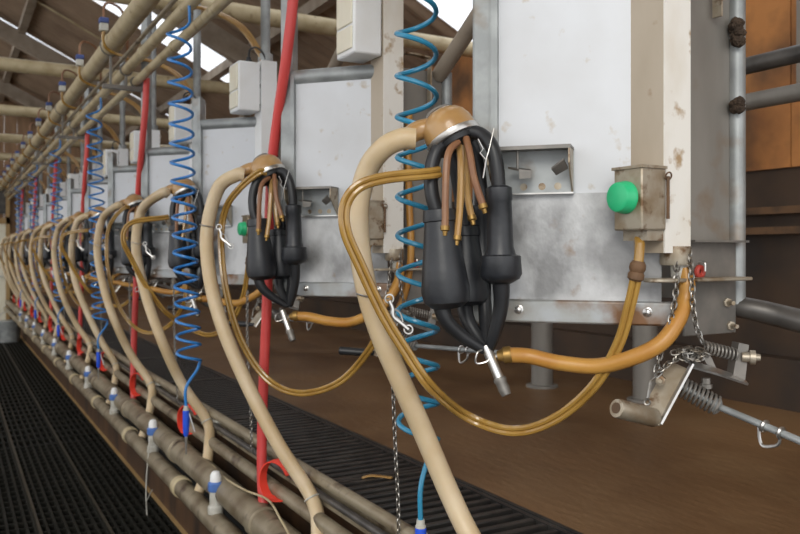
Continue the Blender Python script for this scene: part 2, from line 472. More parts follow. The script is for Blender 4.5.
for k in range(1, 22):
    y = .05+L*k/22
    b.span((1.003, y-.0105, PLAT-.028), (1.303, y+.0105, PLAT-.002))
P('bars', b, 'grate', gr, bevel=.003)
for k in range(N+1):
    lab = '%s black slotted drain grate from the near end, along the platform edge' % (ORD+['fourteenth'])[k]
    if k == 0: gr['label'] = lab
    else: dup(gr, (0, PITCH*k, 0), lab)

# ================================================================== STATION 1 (copied along the row)
G = {}
DV = V((-math.sin(math.radians(42.3)), math.cos(math.radians(42.3)), 0))     # along the splash panel
NV = V((-DV.y, DV.x, 0))                                                     # faces the pit
if NV.x > 0: NV = -NV
PR = at(632, 253, 1.1); PR.z = EYE
AX = (DV, NV, UP)
def pp(s, n, z): return PR+DV*s+NV*n+V((0, 0, z))

# --- splash panel
t = T('splash_panel', 'x', 'panel', pp(.12, 0, -.13), 'splash panels of the stalls')
b = MB(); b.box(pp(.115, -.004, .32), (.137, .002, .21), AX); P('upper_sheet', b, 'sheet', t)
b = MB(); b.box(pp(.10, .001, .012), (.152, .002, .101), AX); P('lower_sheet', b, 'steel_sheet', t, label='stained steel lower sheet')
b = MB(); b.tube([pp(-.03, -.012, .545), pp(.262, -.012, .545)], .024, 14); P('top_rail', b, 'galv', t)
b = MB(); b.box(pp(.09, .004, -.111), (.165, .012, .022), AX); rl = P('bottom_rail', b, 'galv_rust', t, bevel=.004)
for s_ in (.208, -.028):
    b = MB(); b.lathe(pp(s_, .015, -.108), NV, [(0, .009), (.002, .009), (.003, .0065), (.008, .006), (.010, .003)], 10); P('bolt', b, 'steel', rl)
b = MB(); b.box(pp(.256, .004, .21), (.006, .010, .34), AX); P('side_strip', b, 'galv', t)
rep(t, 'white splash panel with stained bottom at the {}')
# --- post at the panel's far side: short ones, and every second one tall
def make_post(tall):
    t = T('hanging_post', 'x', 'post', pp(.29, -.01, -.14), 'galvanised posts between the stalls')
    zt = 1.39 if tall else .66
    b = MB(); b.box(pp(.283, -.022, (zt-.14)/2), (.020, .024, (zt+.14)/2), AX); P('column', b, 'galv', t, bevel=.006)
    b = MB(); b.box(pp(.262, -.004, (zt-.14)/2), (.005, .012, (zt+.14)/2), AX); P('column_lip', b, 'galv', t)
    if not tall: return t
    top = pp(.283, -.022, .885)
    b = MB(); b.span((.70, top.y-.02, top.z-.01), (.92, top.y+.02, top.z+.01)); b.span((.735, top.y-.012, top.z), (.745, top.y+.012, EYE+1.06)); b.span((.815, top.y-.012, top.z), (.825, top.y+.012, EYE+.96)); P('cross_arm', b, 'galv_dark', t)
    b = MB()
    for (X, h, r) in ((.74, 1.10, .046), (.82, .982, .026), (.87, .922, .022)):
        b.torus((X, top.y, EYE+h), (0, 1, 0), r+.004, .0045, 6, 24)
    P('pipe_clamp', b, 'grey_steel', t)
    return t
pa = make_post(False); pa['label'] = 'short galvanised post beside panel at the '+STALL(0)
pb = make_post(True); pb.location.y += PITCH; pb['label'] = 'tall galvanised post beside panel at the '+STALL(1)
for k in range(2, N):
    if k % 2 == 0: dup(pa, (0, PITCH*k, 0), 'short galvanised post beside panel at the '+STALL(k))
    else: dup(pb, (0, PITCH*(k-1), 0), 'tall galvanised post beside panel at the '+STALL(k))
# --- duct (removal cylinder housing)
def make_duct(front, side):
    t = T('cylinder_housing', 'x', 'housing', (1.13, Y1+.04, EYE), 'upright cream housings of the stalls')
    b = MB(); b.span((1.100, Y1+.003, EYE-.0), (1.106, Y1+.083, EYE+.785)); P('side_cover', b, side, t)
    b = MB(); b.span((1.1002, Y1, EYE-.0), (1.166, Y1+.003, EYE+.785)); P('front_cover', b, front, t)
    b = MB(); b.span((1.106, Y1+.003, EYE), (1.166, Y1+.083, EYE+.783)); P('body', b, 'galv_dark', t)
    b = MB(); b.lathe((1.143, Y1+.014, EYE-.022), UP, [(0, .026), (.004, .028), (.034, .027)], 16); P('end_collar', b, 'dirty_steel', t)
    b = MB(); b.lathe((1.150, Y1+.010, EYE-.06), UP, [(0, .006), (.004, .012), (.012, .016), (.04, .017)], 14); P('piston_cap', b, 'pale', t)
    b = MB(); b.tube([(1.133, Y1+.045, EYE+.784), (1.133, Y1+.045, EYE+1.49)], .020, 14)
    b.lathe((1.133, Y1+.045, EYE+.784), UP, [(0, .031), (.035, .031), (.04, .022)], 14); P('riser_pipe', b, 'galv', t)
    return t
duct = make_duct('white', 'tan'); duct['label'] = 'cream upright housing, tan stained side, at the '+STALL(0)
duct2 = make_duct('white', 'tan'); duct2.location.y += PITCH; duct2['label'] = 'cream upright housing, tan stained side, at the '+STALL(1)
duct3 = make_duct('box_white', 'box_white'); duct3.location.y += 2*PITCH; duct3['label'] = 'white upright housing at the '+STALL(2)
for k in range(3, N): dup(duct3, (0, PITCH*(k-2), 0), 'white upright housing at the '+STALL(k))
# --- control box beside housing
t = T('control_box', 'x', 'box', (1.05, Y1+.06, EYE+.575), 'white control boxes on the housings')
b = MB(); b.span((1.006, Y1+.004, EYE+.575), (1.097, Y1+.125, EYE+.775)); P('case', b, 'box_white', t, bevel=.006)
b = MB()
for z0, z1 in ((.590, .655), (.662, .765)): b.span((1.001, Y1+.014, EYE+z0), (1.007, Y1+.115, EYE+z1))
P('lid', b, 'box_cream', t, bevel=.003, label='cream lid in two fields')
b = MB()
for z in (.60, .68, .75): b.span((1.097, Y1+.012, EYE+z-.008), (1.101, Y1+.03, EYE+z+.008))
P('hinge', b, 'black', t)
b = MB(); b.lathe((1.06, Y1+.04, EYE+.775), UP, [(0, .013), (.012, .013), (.014, .010), (.024, .009)], 12)
b.tube(crv([(1.06, Y1+.04, EYE+.795), (1.065, Y1+.04, EYE+.83), (1.09, Y1+.03, EYE+.84), (1.115, Y1+.02, EYE+.815), (1.125, Y1+.02, EYE+.785)], 5), .004, 6)
P('cable_gland', b, 'black', t)
rep(t, 'white control box high up at the {}')
# --- right hand plate post
t = T('plate_post', 'x', 'post', (1.27, Y1+.07, EYE-.10), 'wide steel posts right of the housings')
b = MB(); b.span((1.195, Y1+.046, EYE-.085), (1.335, Y1+.055, EYE+.56)); b.span((1.19, Y1+.046, EYE-.085), (1.198, Y1+.10, EYE+.56)); P('web', b, 'galv_dark', t)
b = MB(); b.tube([(1.345, Y1+.042, EYE-.10), (1.345, Y1+.042, EYE+.56)], .0165, 14); P('edge_tube', b, 'galv', t)
b = MB(); p1 = atz(487, 2, 2.22)-V((0, PITCH, 0)); b.tube([(1.32, Y1+.05, EYE+.55), p1, p1+(p1-V((1.32, Y1+.05, EYE+.55)))*.9], .024, 12); P('brace', b, 'beam', t)
b = MB(); b.bar([(1.19, Y1+.03, EYE+.60), (1.23, Y1+.03, EYE+.60), (1.27, Y1+.03, EYE+.595), (1.275, Y1+.03, EYE+.585), (1.275, Y1+.03, EYE+.45)], .02, .005, (0, 1, 0)); P('angle_bracket', b, 'dirty_steel', t)
b = MB(); b.span((1.175, Y1+.06, EYE+.30), (1.34, Y1+.075, EYE+.34)); P('tie_bar', b, 'galv_dark', t)
rep(t, 'wide grey post beside the housing at the {}')
# mud clumps stay on the near post
def clump(px, py, h, w):
    c = V((1.332, Y1+.022, EYE+(HORIZ-py)/F*1.55)); b = MB()
    for k in range(26):
        a = random.uniform(-1, 1); q = random.uniform(-1, 1)*math.sqrt(1-a*a)
        p = c+V((q*w*.6-.006, random.uniform(-.004, .012), a*h))
        b.lathe(p-V((0, 0, .008)), UP, [(0, .002), (.004, .008), (.009, .010), (.015, .006), (.018, .001)], 7)
    return b
S('mud_clump', clump(736, 32, .026, .012), 'mud', 'larger dark mud clump stuck high on the near post edge', 'mud', (1.347, Y1+.02, EYE+.40))
S('mud_clump', clump(746, 106, .009, .005), 'mud', 'small dark mud spot on the near post beside the grey rail', 'mud', (1.347, Y1+.02, EYE+.28))
# --- hanger rack on the panel
t = T('hanger_rack', 'x', 'rack', pp(.19, .003, .112), 'teat cup racks on the panels')
s0, s1 = .105, .258
b = MB(); b.box(pp((s0+s1)/2, .0045, .155), ((s1-s0)/2, .0015, .043), AX); bk = P('back_plate', b, 'galv', t)
b = MB()
for s_ in (.135, .165, .20):
    b = MB(); b.lathe(pp(s_, .006, .127), NV, [(0, .007), (.0006, .007)], 12); P('hole', b, 'dirty_steel', bk)
b = MB(); b.box(pp((s0+s1)/2, .033, .197), ((s1-s0)/2, .029, .002), AX); b.box(pp((s0+s1)/2, .061, .195), ((s1-s0)/2, .0015, .003), AX); P('top_flange', b, 'grey_steel', t)  # darker steel colour stands in for the shade under the flange
b = MB(); b.box(pp((s0+s1)/2, .012, .113), ((s1-s0)/2, .008, .0015), AX); P('bottom_flange', b, 'steel', t)
for s_ in (s0+.0015, s1-.0015):
    b = MB(); b.prism([pp(s_, .004, .198), pp(s_, .062, .198), pp(s_, .062, .165), pp(s_, .035, .14), pp(s_, .004, .113)], DV*.003); P('end_plate', b, 'dirty_steel', t)
b = MB(); b.tube([pp(.205, .045, .197), pp(.205, .045, .158)], .0025, 8)
b.prism([pp(.225, .035, .160), pp(.200, .058, .152), pp(.178, .045, .150), pp(.186, .02, .156)], (0, 0, .004)); b.prism([pp(.2, .058, .155), pp(.178, .045, .153), pp(.18, .045, .14), pp(.2, .056, .138)], NV*-.003); P('prong', b, 'grey_steel', t)
b = MB(); b.prism([pp(.118, .06, .17), pp(.142, .045, .155), pp(.135, .03, .145), pp(.112, .045, .155)], (0, 0, .004)); P('prong', b, 'grey_steel', t)
rep(t, 'steel teat cup rack on the panel at the {}')
# --- button box
t = T('button_box', 'x', 'switch box', (1.07, Y1+.03, EYE+.04), 'switch boxes with green buttons')
b = MB(); b.span((1.040, Y1-.004, EYE+.040), (1.0995, Y1+.063, EYE+.150)); P('case', b, 'dirty_steel', t, bevel=.003)
b = MB(); b.span((1.037, Y1-.007, EYE+.148), (1.0995, Y1+.066, EYE+.153)); P('cover_lip', b, 'dirty_steel', t)
b = MB(); b.span((1.060, Y1+.003, EYE+.022), (1.0995, Y1+.06, EYE+.040)); P('cable_outlet', b, 'dirty_steel', t)
b = MB(); b.lathe((1.040, Y1+.033, EYE+.098), (-1, 0, 0), [(0, .029), (.006, .029), (.008, .0275), (.018, .027), (.022, .0255), (.024, .022), (.0245, .004)], 28); P('push_button', b, 'green', t, label='round green push button')
b = MB(); b.tube([(1.0995, Y1-.008, EYE+.06), (1.0995, Y1-.008, EYE+.135)], .003, 8); b.torus((1.0995, Y1-.009, EYE+.135), (0, 1, .3), .007, .0015); P('hinge_pin', b, 'rust', t)
rep(t, 'steel switch box with green button at the {}')

# --- milking cluster
Zc = 1.52
t = T('milking_cluster', 'x', 'milking cluster', atz(470, 345, Zc), 'milking clusters hanging in the row')
rc = atz(453, 138, Zc)
ax = (-RT*.46+UP*.86+FW*.20).normalized()
b = MB(); b.lathe(rc+ax*.004, ax, [(0, .051), (.012, .0515), (.024, .050), (.036, .045), (.046, .036), (.053, .024), (.056, .010), (.057, .001)], 32)
nz = atz(404, 139, Zc-.01)
b.tube(crv([rc+ax*.022-RT*.02, rc+ax*.022-RT*.055-UP*.004, nz], 5), [.022, .019, .0165], 14); bw = P('claw_bowl', b, 'bowl', t, label='amber domed claw bowl')
b = MB(); b.lathe(rc-ax*.009, ax, [(0, .046), (.001, .053), (.004, .0545), (.012, .0545), (.014, .051)], 32); P('steel_ring', b, 'steel', bw)
b = MB(); b.lathe(rc-ax*.022, ax, [(0, .030), (.004, .042), (.014, .045)], 24); P('rubber_base', b, 'black', bw)
b = MB(); side = (FW-ax*FW.dot(ax)).normalized(); rr = ax.cross(side)
b.tube(crv([rc+ax*.045+rr*.026, rc+ax*.062+rr*.022, rc+ax*.068, rc+ax*.062-rr*.022, rc+ax*.045-rr*.026], 5), .0026, 6); P('wire_bail', b, 'grey_steel', bw)
PXM = Zc/F
def cup(p0, p1, prof, Z, tail, rtail, name='teat_cup'):
    a0, a1 = atz(*p0, Z), atz(*p1, Z); d = a1-a0; L = d.length
    b = MB(); b.lathe(a0, d, [(q*L, r*PXM) for q, r in prof], 22)
    o = P(name, b, 'shell', t)
    b = MB(); b.tube(crv([atz(x, y, z) for x, y, z in tail], 6), [r*PXM for r in rtail], 12); P('liner_tail', b, 'black', o)
    return o
profA = [(0, 11), (.01, 16), (.09, 17), (.12, 17), (.13, 15.5), (.3, 17.5), (.6, 21.5), (.82, 24), (.93, 22), (.985, 15), (1.0, 7)]
profC = [(0, 9), (.02, 12.5), (.14, 13), (.16, 12), (.62, 13), (.70, 15), (.715, 19.5), (.90, 20.5), (.95, 18), (1, 9)]
A = cup((439, 209), (447, 309), profA, 1.48, [(440, 300, 1.48), (446, 320, 1.48), (462, 336, 1.49), (484, 350, 1.50)], [9, 7.5, 6.5, 5])
B_ = cup((464, 226), (467, 306), profA, 1.56, [(464, 296, 1.56), (467, 318, 1.54), (478, 337, 1.52), (487, 349, 1.50)], [9, 7.5, 6.5, 5])
Cc = cup((499, 186), (501, 284), profC, 1.47, [(501, 276, 1.47), (501, 305, 1.48), (495, 332, 1.49), (489, 350, 1.50)], [9, 7.5, 6.5, 5])
D_ = cup((482, 205), (483, 284), profC, 1.57, [(484, 276, 1.57), (485, 310, 1.55), (486, 335, 1.52), (488, 349, 1.50)], [8, 7, 6, 5])
for o, pts in ((A, [(444, 143, Zc-.02), (436, 152, Zc-.03), (431, 172, 1.485), (432, 195, 1.48), (438, 215, 1.48)]),
               (Cc, [(468, 131, Zc-.02), (482, 135, 1.49), (492, 147, 1.475), (497, 168, 1.47), (499, 192, 1.47)]),
               (B_, [(450, 144, Zc+.03), (455, 165, 1.55), (461, 200, 1.56), (464, 230, 1.56)]),
               (D_, [(466, 136, Zc+.03), (474, 150, 1.56), (480, 180, 1.57), (482, 210, 1.57)])):
    b = MB(); b.tube(crv([atz(*p) for p in pts], 6), 7*PXM, 12); P('short_milk_tube', b, 'black', o)
for pts, m in (([(458, 142, 1.485), (449, 152, 1.465), (446, 175, 1.455), (445, 228, 1.45)], 'brown_tube'),
               ([(466, 138, 1.485), (470, 155, 1.465), (474, 178, 1.455), (483, 206, 1.45)], 'brown_tube'),
               ([(460, 146, 1.50), (461, 170, 1.48), (460, 205, 1.47), (457, 238, 1.46)], 'amber'),
               ([(464, 146, 1.52), (466, 175, 1.50), (468, 200, 1.49), (472, 218, 1.48)], 'amber')):
    q = [atz(*p) for p in pts]
    b = MB(); b.tube(crv(q, 6), 3.6*PXM, 9); o = P('pulse_tube', b, m, t)
    b = MB(); d = (q[-1]-q[-2]).normalized(); b.lathe(q[-1]-d*.004, d, [(0, .0085), (.008, .0085), (.01, .005), (.018, .004)], 10); P('brass_end', b, 'brass', o)
b = MB()
b.tube([atz(478, 139, 1.45), atz(483, 149, 1.45), atz(480, 153, 1.45), atz(486, 160, 1.45), atz(483, 178, 1.45)], .0013, 5)
b.tube([atz(486, 160, 1.45), atz(489, 150, 1.45), atz(494, 128, 1.46)], .0011, 5); P('tie_wire', b, 'steel', t)
t['label'] = 'amber topped black milking cluster at the '+STALL(0); CLUSTER = t

# --- milk hoses (shapes for the first three stalls; the rest repeat them)
NZ = nz
OFF = [V((0, 0, 0)), V((.016, 0, .022)), V((.03, 0, .035))]
c3 = at(207, 421, .908)
LOW = [at(209, 445, .893)-c3, at(205, 474, .858)-c3, at(198, 495, .828)-c3]
def milk_hose(pts, k, clamp, ring):
    c = at(*clamp)
    t = T('milk_hose', 'beige rubber milk hose looping down at the '+STALL(k), 'hose', c, 'milk hoses in the row')
    st = NZ+OFF[k]+V((0, PITCH*k, 0))
    lower = [c+q for q in LOW]
    P0 = [st+RT*.022, st-RT*.004]+[at(*p) for p in pts]+[c]+lower
    b = MB(); b.tube(crv(P0, 8), .0208, 14); P('hose', b, 'milk_hose', t)
    d = (lower[0]-P0[-5]).normalized()
    b = MB(); b.torus(c, d, .0225, .003); b.tube([c+V((.018, 0, 0)), c+V((.05, -.03, -.005))], .006, 8); P('hose_clip', b, 'pale', t)
    c = at(*ring); hk = c+RT*.040-UP*.004-FW*.02
    b = MB(); b.torus(c, UP*.95+RT*.2, .0232, .0018, 6, 24); b.tube([c+RT*.0225-UP*.004, hk], .0016, 6); P('wire_ring', b, 'steel', t)
    b = MB(); b.torus(hk, FW, .008, .0018)
    b.tube(crv([hk-UP*.004, hk-UP*.018+RT*.006, hk-UP*.034+RT*.008, hk-UP*.046+RT*.022, hk-UP*.058+RT*.036], 5), .0042, 7)
    b.tube(crv([hk-UP*.018+RT*.006, hk-UP*.026+RT*.020, hk-UP*.044+RT*.026], 4), .002, 6); b.torus(hk-UP*.058+RT*.036, FW, .008, .002); P('snap_hook', b, 'steel', t)
    e = lower[-1]; b = MB(); b.lathe(e, UP, [(-.03, .020), (.0, .022), (.012, .022)], 12); P('hose_socket', b, 'grey_pipe', t)
    return t
h1 = [(384, 148, .718), (368, 169, .703), (359, 205, .692), (360, 250, .69), (368, 295, .695), (382, 338, .72), (402, 384, .76), (425, 436, .81), (448, 490, .85), (469, 534, .872), (500, 588, .89)]
h2 = [(218, 189, .716), (207, 232, .69), (210, 278, .685), (222, 325, .705), (246, 382, .76), (277, 442, .83)]
h3 = [(142, 210, .735), (136, 247, .70), (145, 292, .70), (160, 336, .73), (181, 382, .815)]
H1 = milk_hose(h1, 0, (541, 652, .908), (368.5, 296, .695))
H2 = milk_hose(h2, 1, (312, 498, .908), (207.5, 226, .691))
H3 = milk_hose(h3, 2, (207, 421, .908), (137, 243, .701))
for k in range(3, N):
    src, n0 = ((H2, 1), (H3, 2))[k % 2]
    d = dup(src, (0, PITCH*(k-n0), 0), 'beige rubber milk hose looping down at the '+STALL(k))

for k in range(1, N):
    dup(CLUSTER, V((0, PITCH*k, 0))+OFF[1 if k == 1 else (2 if k == 2 else (1, 2)[k % 2])], 'amber topped black milking cluster at the '+STALL(k))
# --- twin pulse tube from claw round to button box
def twin(pts, off=.0052):
    b = MB(); c = crv(pts, 8); A_, B2 = [], []
    for i, p in enumerate(c):
        tg = (c[min(i+1, len(c)-1)]-c[max(0, i-1)]).normalized(); sd = tg.cross(FW)
        sd = sd.normalized() if sd.length > .05 else RT
        A_.append(p+sd*off); B2.append(p-sd*off)
    b.tube(A_, .0056, 8); b.tube(B2, .0056, 8)
    return b
t = T('twin_pulse_tube', 'x', 'tube', (1.07, Y1+.035, EYE-.05), 'twin amber tubes of the stalls')
tw = [atz(440, 172, 1.47), atz(425, 174, 1.455), atz(385, 178, 1.44), atz(358, 187, 1.43), atz(345, 206, 1.43), atz(346, 232, 1.43), atz(360, 265, 1.445), atz(382, 312, 1.46),
      atz(405, 350, 1.475), atz(432, 388, 1.50), at(468, 417, .905), at(512, 431, .955), at(553, 420, 1.0), at(592, 388, 1.03), at(618, 345, 1.045), at(630, 305, 1.05), at(636, 278, 1.052)]
P('tube_pair', twin(tw), 'amber_clear', t)
b = MB(); c0, c1 = at(635, 281, 1.052), at(638.5, 262, 1.055); d = c1-c0
b.lathe(c0, d, [(0, .010), (.004, .014), (.012, .0145), (.016, .012), (.022, .0145), (.03, .014), (.036, .010)], 12); P('coupling', b, 'rust', t)
b = MB(); b.tube([c1, at(640, 245, 1.058), V((1.072, Y1+.035, EYE+.03))], .009, 10); P('inlet_tube', b, 'amber_clear', t)
t['label'] = 'looping twin clear amber tubes at the '+STALL(0)
t2 = T('twin_pulse_tube', 'looping twin clear amber tubes at the '+STALL(1), 'tube', (1.07, Y1+PITCH+.035, EYE-.05), 'twin amber tubes of the stalls')
PO = V((0, PITCH, 0))
tw2 = [at(266, 172, .825), at(258, 173, .80), at(240, 188, .765), at(226, 208, .745), at(221, 240, .735), at(226, 290, .74), at(241, 340, .785), at(266, 378, .85), at(298, 393, .92), at(336, 384, .99), at(364, 357, 1.03), at(377, 328, 1.045), at(630, 305, 1.05)+PO, at(636, 278, 1.052)+PO]
P('tube_pair', twin(tw2), 'amber_clear', t2)
for ch in [o for o in t.children if not o.name.startswith('tube_pair')]:
    c = ch.copy(); C.objects.link(c); c.parent = t2
for k in range(2, N):
    src, n0 = ((t, 0), (t2, 1))[k % 2]
    dup(src, (0, PITCH*(k-n0), 0), 'looping twin clear amber tubes at the '+STALL(k))
# --- orange wash hose with nozzle
t = T('wash_hose', 'x', 'hose', atz(490, 352, 1.50), 'orange wash hoses of the stalls')
wh = [at(685, 268, 1.15), at(687, 284, 1.15), at(685, 300, 1.145), at(677, 322, 1.12), at(661, 343, 1.09), at(634, 357, 1.06), at(598, 366, 1.03), at(560, 363, .985), at(528, 356, .945), at(505, 355, .905)]
b = MB(); b.tube(crv(wh, 8), [.009, .0145]+[.0145]*8, 12); P('hose', b, 'orange_hose', t)
b = MB(); d = (at(498, 356, .895)-wh[-1]).normalized(); b.lathe(wh[-1]-d*.012, d, [(0, .0152), (.003, .0162), (.014, .016), (.018, .012), (.026, .010)], 12); P('hose_ferrule', b, 'brass', t)
nz0, nz1 = atz(485, 345, 1.50), atz(500, 380, 1.48); d = nz1-nz0; L = d.length
b = MB(); b.lathe(nz0, d, [(0, .006), (.003, .0095), (L, .0095)], 14); b.tube([nz0+d*.35, wh[-1]+(at(498, 356, .895)-wh[-1]).normalized()*.012], .007, 10); nb = P('nozzle_body', b, 'steel', t)
b = MB(); b.lathe(nz1-d.normalized()*.004, d, [(0, .012), (.005, .013), (.01, .0105), (.022, .0115), (.034, .009)], 10); P('nozzle_tip', b, 'grey_steel', nb)
b = MB(); b.tube(crv([nz0+d*.1, atz(478, 352, 1.485), atz(476, 363, 1.485), atz(486, 362, 1.485), atz(490, 358, 1.485)], 4), .0018, 6); P('wire_hook', b, 'steel', nb)
rep(t, 'orange wash hose with steel nozzle at the {}')
# --- mounting plate and bracket below housing
ZL = 1.43
t = T('mounting_plate', 'x', 'bracket', (1.25, Y1+.03, EYE-.15), 'mounting plates below the housings')
b = MB(); b.span((1.185, Y1+.030, EYE-.155), (1.328, Y1+.036, EYE+.022)); P('plate', b, 'grey_steel', t, bevel=.002)
b = MB(); b.span((1.185, Y1+.006, EYE+.020), (1.335, Y1+.046, EYE+.024)); P('plate_lip', b, 'grey_steel', t)
b = MB()
zz = EYE-.052
poly = [V((1.322, Y1+.028, zz)), V((1.322, Y1-.012, zz))]+[V((1.098+.028*math.cos(a), Y1+.0+.026*math.sin(a)+.012, zz)) for a in [math.radians(q) for q in range(270, 89, -20)]]
b.prism(poly, (0, 0, .007)); P('guide_shelf', b, 'dirty_steel', t, bevel=.002)
b = MB(); b.torus((1.222, Y1+.027, EYE-.035), (0, 1, 0), .0085, .005, 8); P('red_washer', b, 'red_washer', t, label='red rubber washer')
b = MB(); b.tube(crv([(1.222, Y1+.03, EYE-.018), (1.222, Y1+.016, EYE-.018), (1.222, Y1+.015, EYE-.034)], 4), .0022, 6); P('hook', b, 'steel', t)
for x, z in ((1.30, -.095), (1.31, -.14)):
    b = MB(); b.lathe((x, Y1+.03, EYE+z), (-.3, -1, 0), [(0, .009), (.006, .009), (.007, .005), (.022, .0045)], 6); P('bolt', b, 'dirty_steel', t)
rep(t, 'grey mounting plate with red washer at the {}')
# --- chains
t = T('release_chain', 'x', 'chain', atz(690, 350, ZL), 'looped chains below the housings')
q = crv([atz(677, 256, ZL), atz(676, 285, ZL-.02), atz(674, 305, ZL-.02), atz(668, 330, ZL-.02), atz(660, 356, ZL-.02), atz(654, 380, ZL-.02)], 5)
b = MB(); b.chain(q); P('chain_run', b, 'chain', t)
q = crv([atz(689, 252, ZL), atz(692, 285, ZL-.02), atz(693, 305, ZL-.02), atz(696, 325, ZL-.02), atz(704, 346, ZL-.02)], 5)
b = MB(); b.chain(q); P('chain_run', b, 'chain', t)
b = MB(); pl = []
for k in range(40):
    a = k*1.9; pl.append(atz(691+17*math.cos(a)*random.uniform(.3, 1), 354+7*math.sin(a)*random.uniform(.2, 1), ZL-.015+.02*math.sin(k*.7)))
b.chain(crv(pl, 2), .012); P('chain_heap', b, 'chain', t)
q = crv([atz(654, 378, ZL-.03), atz(660, 372, ZL-.035), atz(668, 364, ZL-.03), atz(680, 357, ZL-.02)], 5); b = MB(); b.chain(q); P('chain_run', b, 'chain', t)
b = MB(); b.tube([atz(651, 380, ZL-.03), atz(648, 398, ZL-.03)], .003, 6); b.torus(atz(647, 402, ZL-.03), RT*.5+FW, .005, .0018, 5, 12); P('chain_hook', b, 'chain', t)
rep(t, 'heaped steel chain below the housing at the {}')
# --- lever
def make_lever(grip, off):
    t = T('gate_lever', 'x', 'lever', atz(690, 370, ZL), 'lever arms below the housings')
    fl = (RT*.85-FW*.5).normalized()
    # crank plate: sloping flat bar with an edge flange
    a0, a1 = atz(680, 366, ZL), atz(650, 419, ZL-.03)
    b = MB(); b.bar([a1-(a0-a1).normalized()*.004, a0], .040, .005, RT*.9-FW*.45)
    P('crank_plate', b, 'dirty_steel', t)
    b = MB(); b.bar([atz(660, 424, ZL-.045), atz(692, 364, ZL-.02)], .012, .004, FW); P('crank_flange', b, 'steel', t)
    b = MB(); b.bar([atz(690, 364, ZL-.015), atz(715, 371, ZL-.01), atz(745, 381, ZL)], .026, .004, FW+UP*.35); P('arm_plate', b, 'steel', t)
    b = MB(); b.prism([atz(733, 376, ZL), atz(745, 383, ZL), atz(749, 345, ZL), atz(739, 343, ZL)], FW*.03); b.prism([atz(703, 357, ZL+.01), atz(709, 352, ZL+.01), atz(718, 372, ZL+.01), atz(711, 372, ZL+.01)], FW*.01); P('pivot_lug', b, 'grey_steel', t)
    b = MB(); p = atz(742, 357, ZL); d = (RT*.9-FW*.3).normalized(); b.lathe(p, d, [(0, .009), (.012, .009), (.013, .013), (.022, .013), (.023, .007), (.03, .006)], 10); P('pivot_bolt', b, 'dirty_steel', t)
    b = MB(); h0, h1 = atz(655, 418, ZL-.03), atz(616, 408, ZL-.075)
    if grip == 'black': h1 = atz(592, 414, ZL-.02); h0 = atz(652, 419, ZL-.03)
    d = h1-h0; L = d.length
    b.lathe(h0, d, [(0, .014), (.004, .0165), (L-.004, .0165), (L-.001, .0155), (L, .008)] if grip != 'black' else [(0, .007), (L*.2, .007), (L*.21, .011), (L*.97, .012), (L, .009)], 18); g = P('grip', b, 'dirty_steel' if grip != 'black' else 'black', t)
    if grip != 'black':
        b = MB(); b.lathe(h1, d, [(-.002, .0095), (.001, .0095), (.0015, .006)], 14); P('grip_core', b, 'rust', g)
    b = MB(); s0, s1 = atz(677, 384, ZL+.0), atz(717, 406, ZL-.02); b.helix(s0, s1, .0165, 10, .0026, 6, 16); P('big_spring', b, 'grey_steel', t)
    b = MB(); b.tube([s0, s1], .006, 10); e = atz(812, 446, ZL-.17) if grip != 'black' else atz(974, 438, 1.082); b.tube([s1, e], .0062, 12); b.lathe(s1, e-s1, [(-.004, .012), (.0, .015), (.004, .008)], 12); rd = P('push_rod', b, 'galv', t)
    u = (e-s1).normalized(); q = s1+u*(.095 if grip != 'black' else .22)
    b = MB(); b.torus(q, u, .0085, .003, 6, 14); b.torus(q+u*.03, u, .0085, .003, 6, 14)
    dn = (UP*-1+u*.2).normalized(); b.tube(crv([q-u*.012-UP*.006, q-u*.015+dn*.028, q-u*.008+dn*.036, q+u*.02+dn*.022, q+u*.028], 4), .0028, 6); P('rod_hook', b, 'steel', rd)
    b = MB(); b.helix(atz(704, 347, ZL), atz(737, 355, ZL+.005), .010, 9, .0022, 6, 14); P('return_spring', b, 'grey_steel', t)
    b = MB(); b.lathe(atz(706, 378, ZL-.005), -UP, [(0, .008), (.010, .008), (.011, .011), (.018, .011), (.02, .006)], 8); P('bolt', b, 'grey_steel', t)
    b = MB(); b.lathe(atz(661, 380, ZL-.028), (RT*-.4-FW*.9), [(0, .009), (.008, .009), (.009, .004), (.015, .004)], 6); P('bolt', b, 'dirty_steel', t)
    return t
lv = make_lever('steel', 0); lv['label'] = 'steel crank lever with grey grip at the '+STALL(0)
lv2 = make_lever('black', 0); lv2.location.y += PITCH; lv2['label'] = 'steel crank lever with black grip at the '+STALL(1)
for k in range(2, N): dup(lv2, (0, PITCH*(k-1), 0), 'steel crank lever with black grip at the '+STALL(k))
# --- tube behind the coil at the second stall
q = crv([at(409, 112, 1.205), at(408, 150, 1.20), at(409, 200, 1.20), at(411, 250, 1.198), at(407, 285, 1.19), at(398, 312, 1.17)], 6)
b = MB(); b.tube(q, .011, 10)
S('drop_tube', b, 'orange_hose', 'brown amber tube running down behind teal coil at the '+STALL(1), 'tube', q[-1])
# --- snap hook with hanging chain beside the milk hose
t = T('hanging_chain', 'x', 'chain', at(399, 534, .91), 'long thin chains at the pit edge')
q = [at(393, 312, .90), at(393, 380, .90), at(395, 440, .905), at(398, 500, .912), at(399, 540, .915), at(400, 548, .918)]
b = MB(); b.chain(crv(q, 6), .012, .0017, .0042); P('chain_run', b, 'chain', t)
rep(t, 'thin hanging steel chain at the {}')
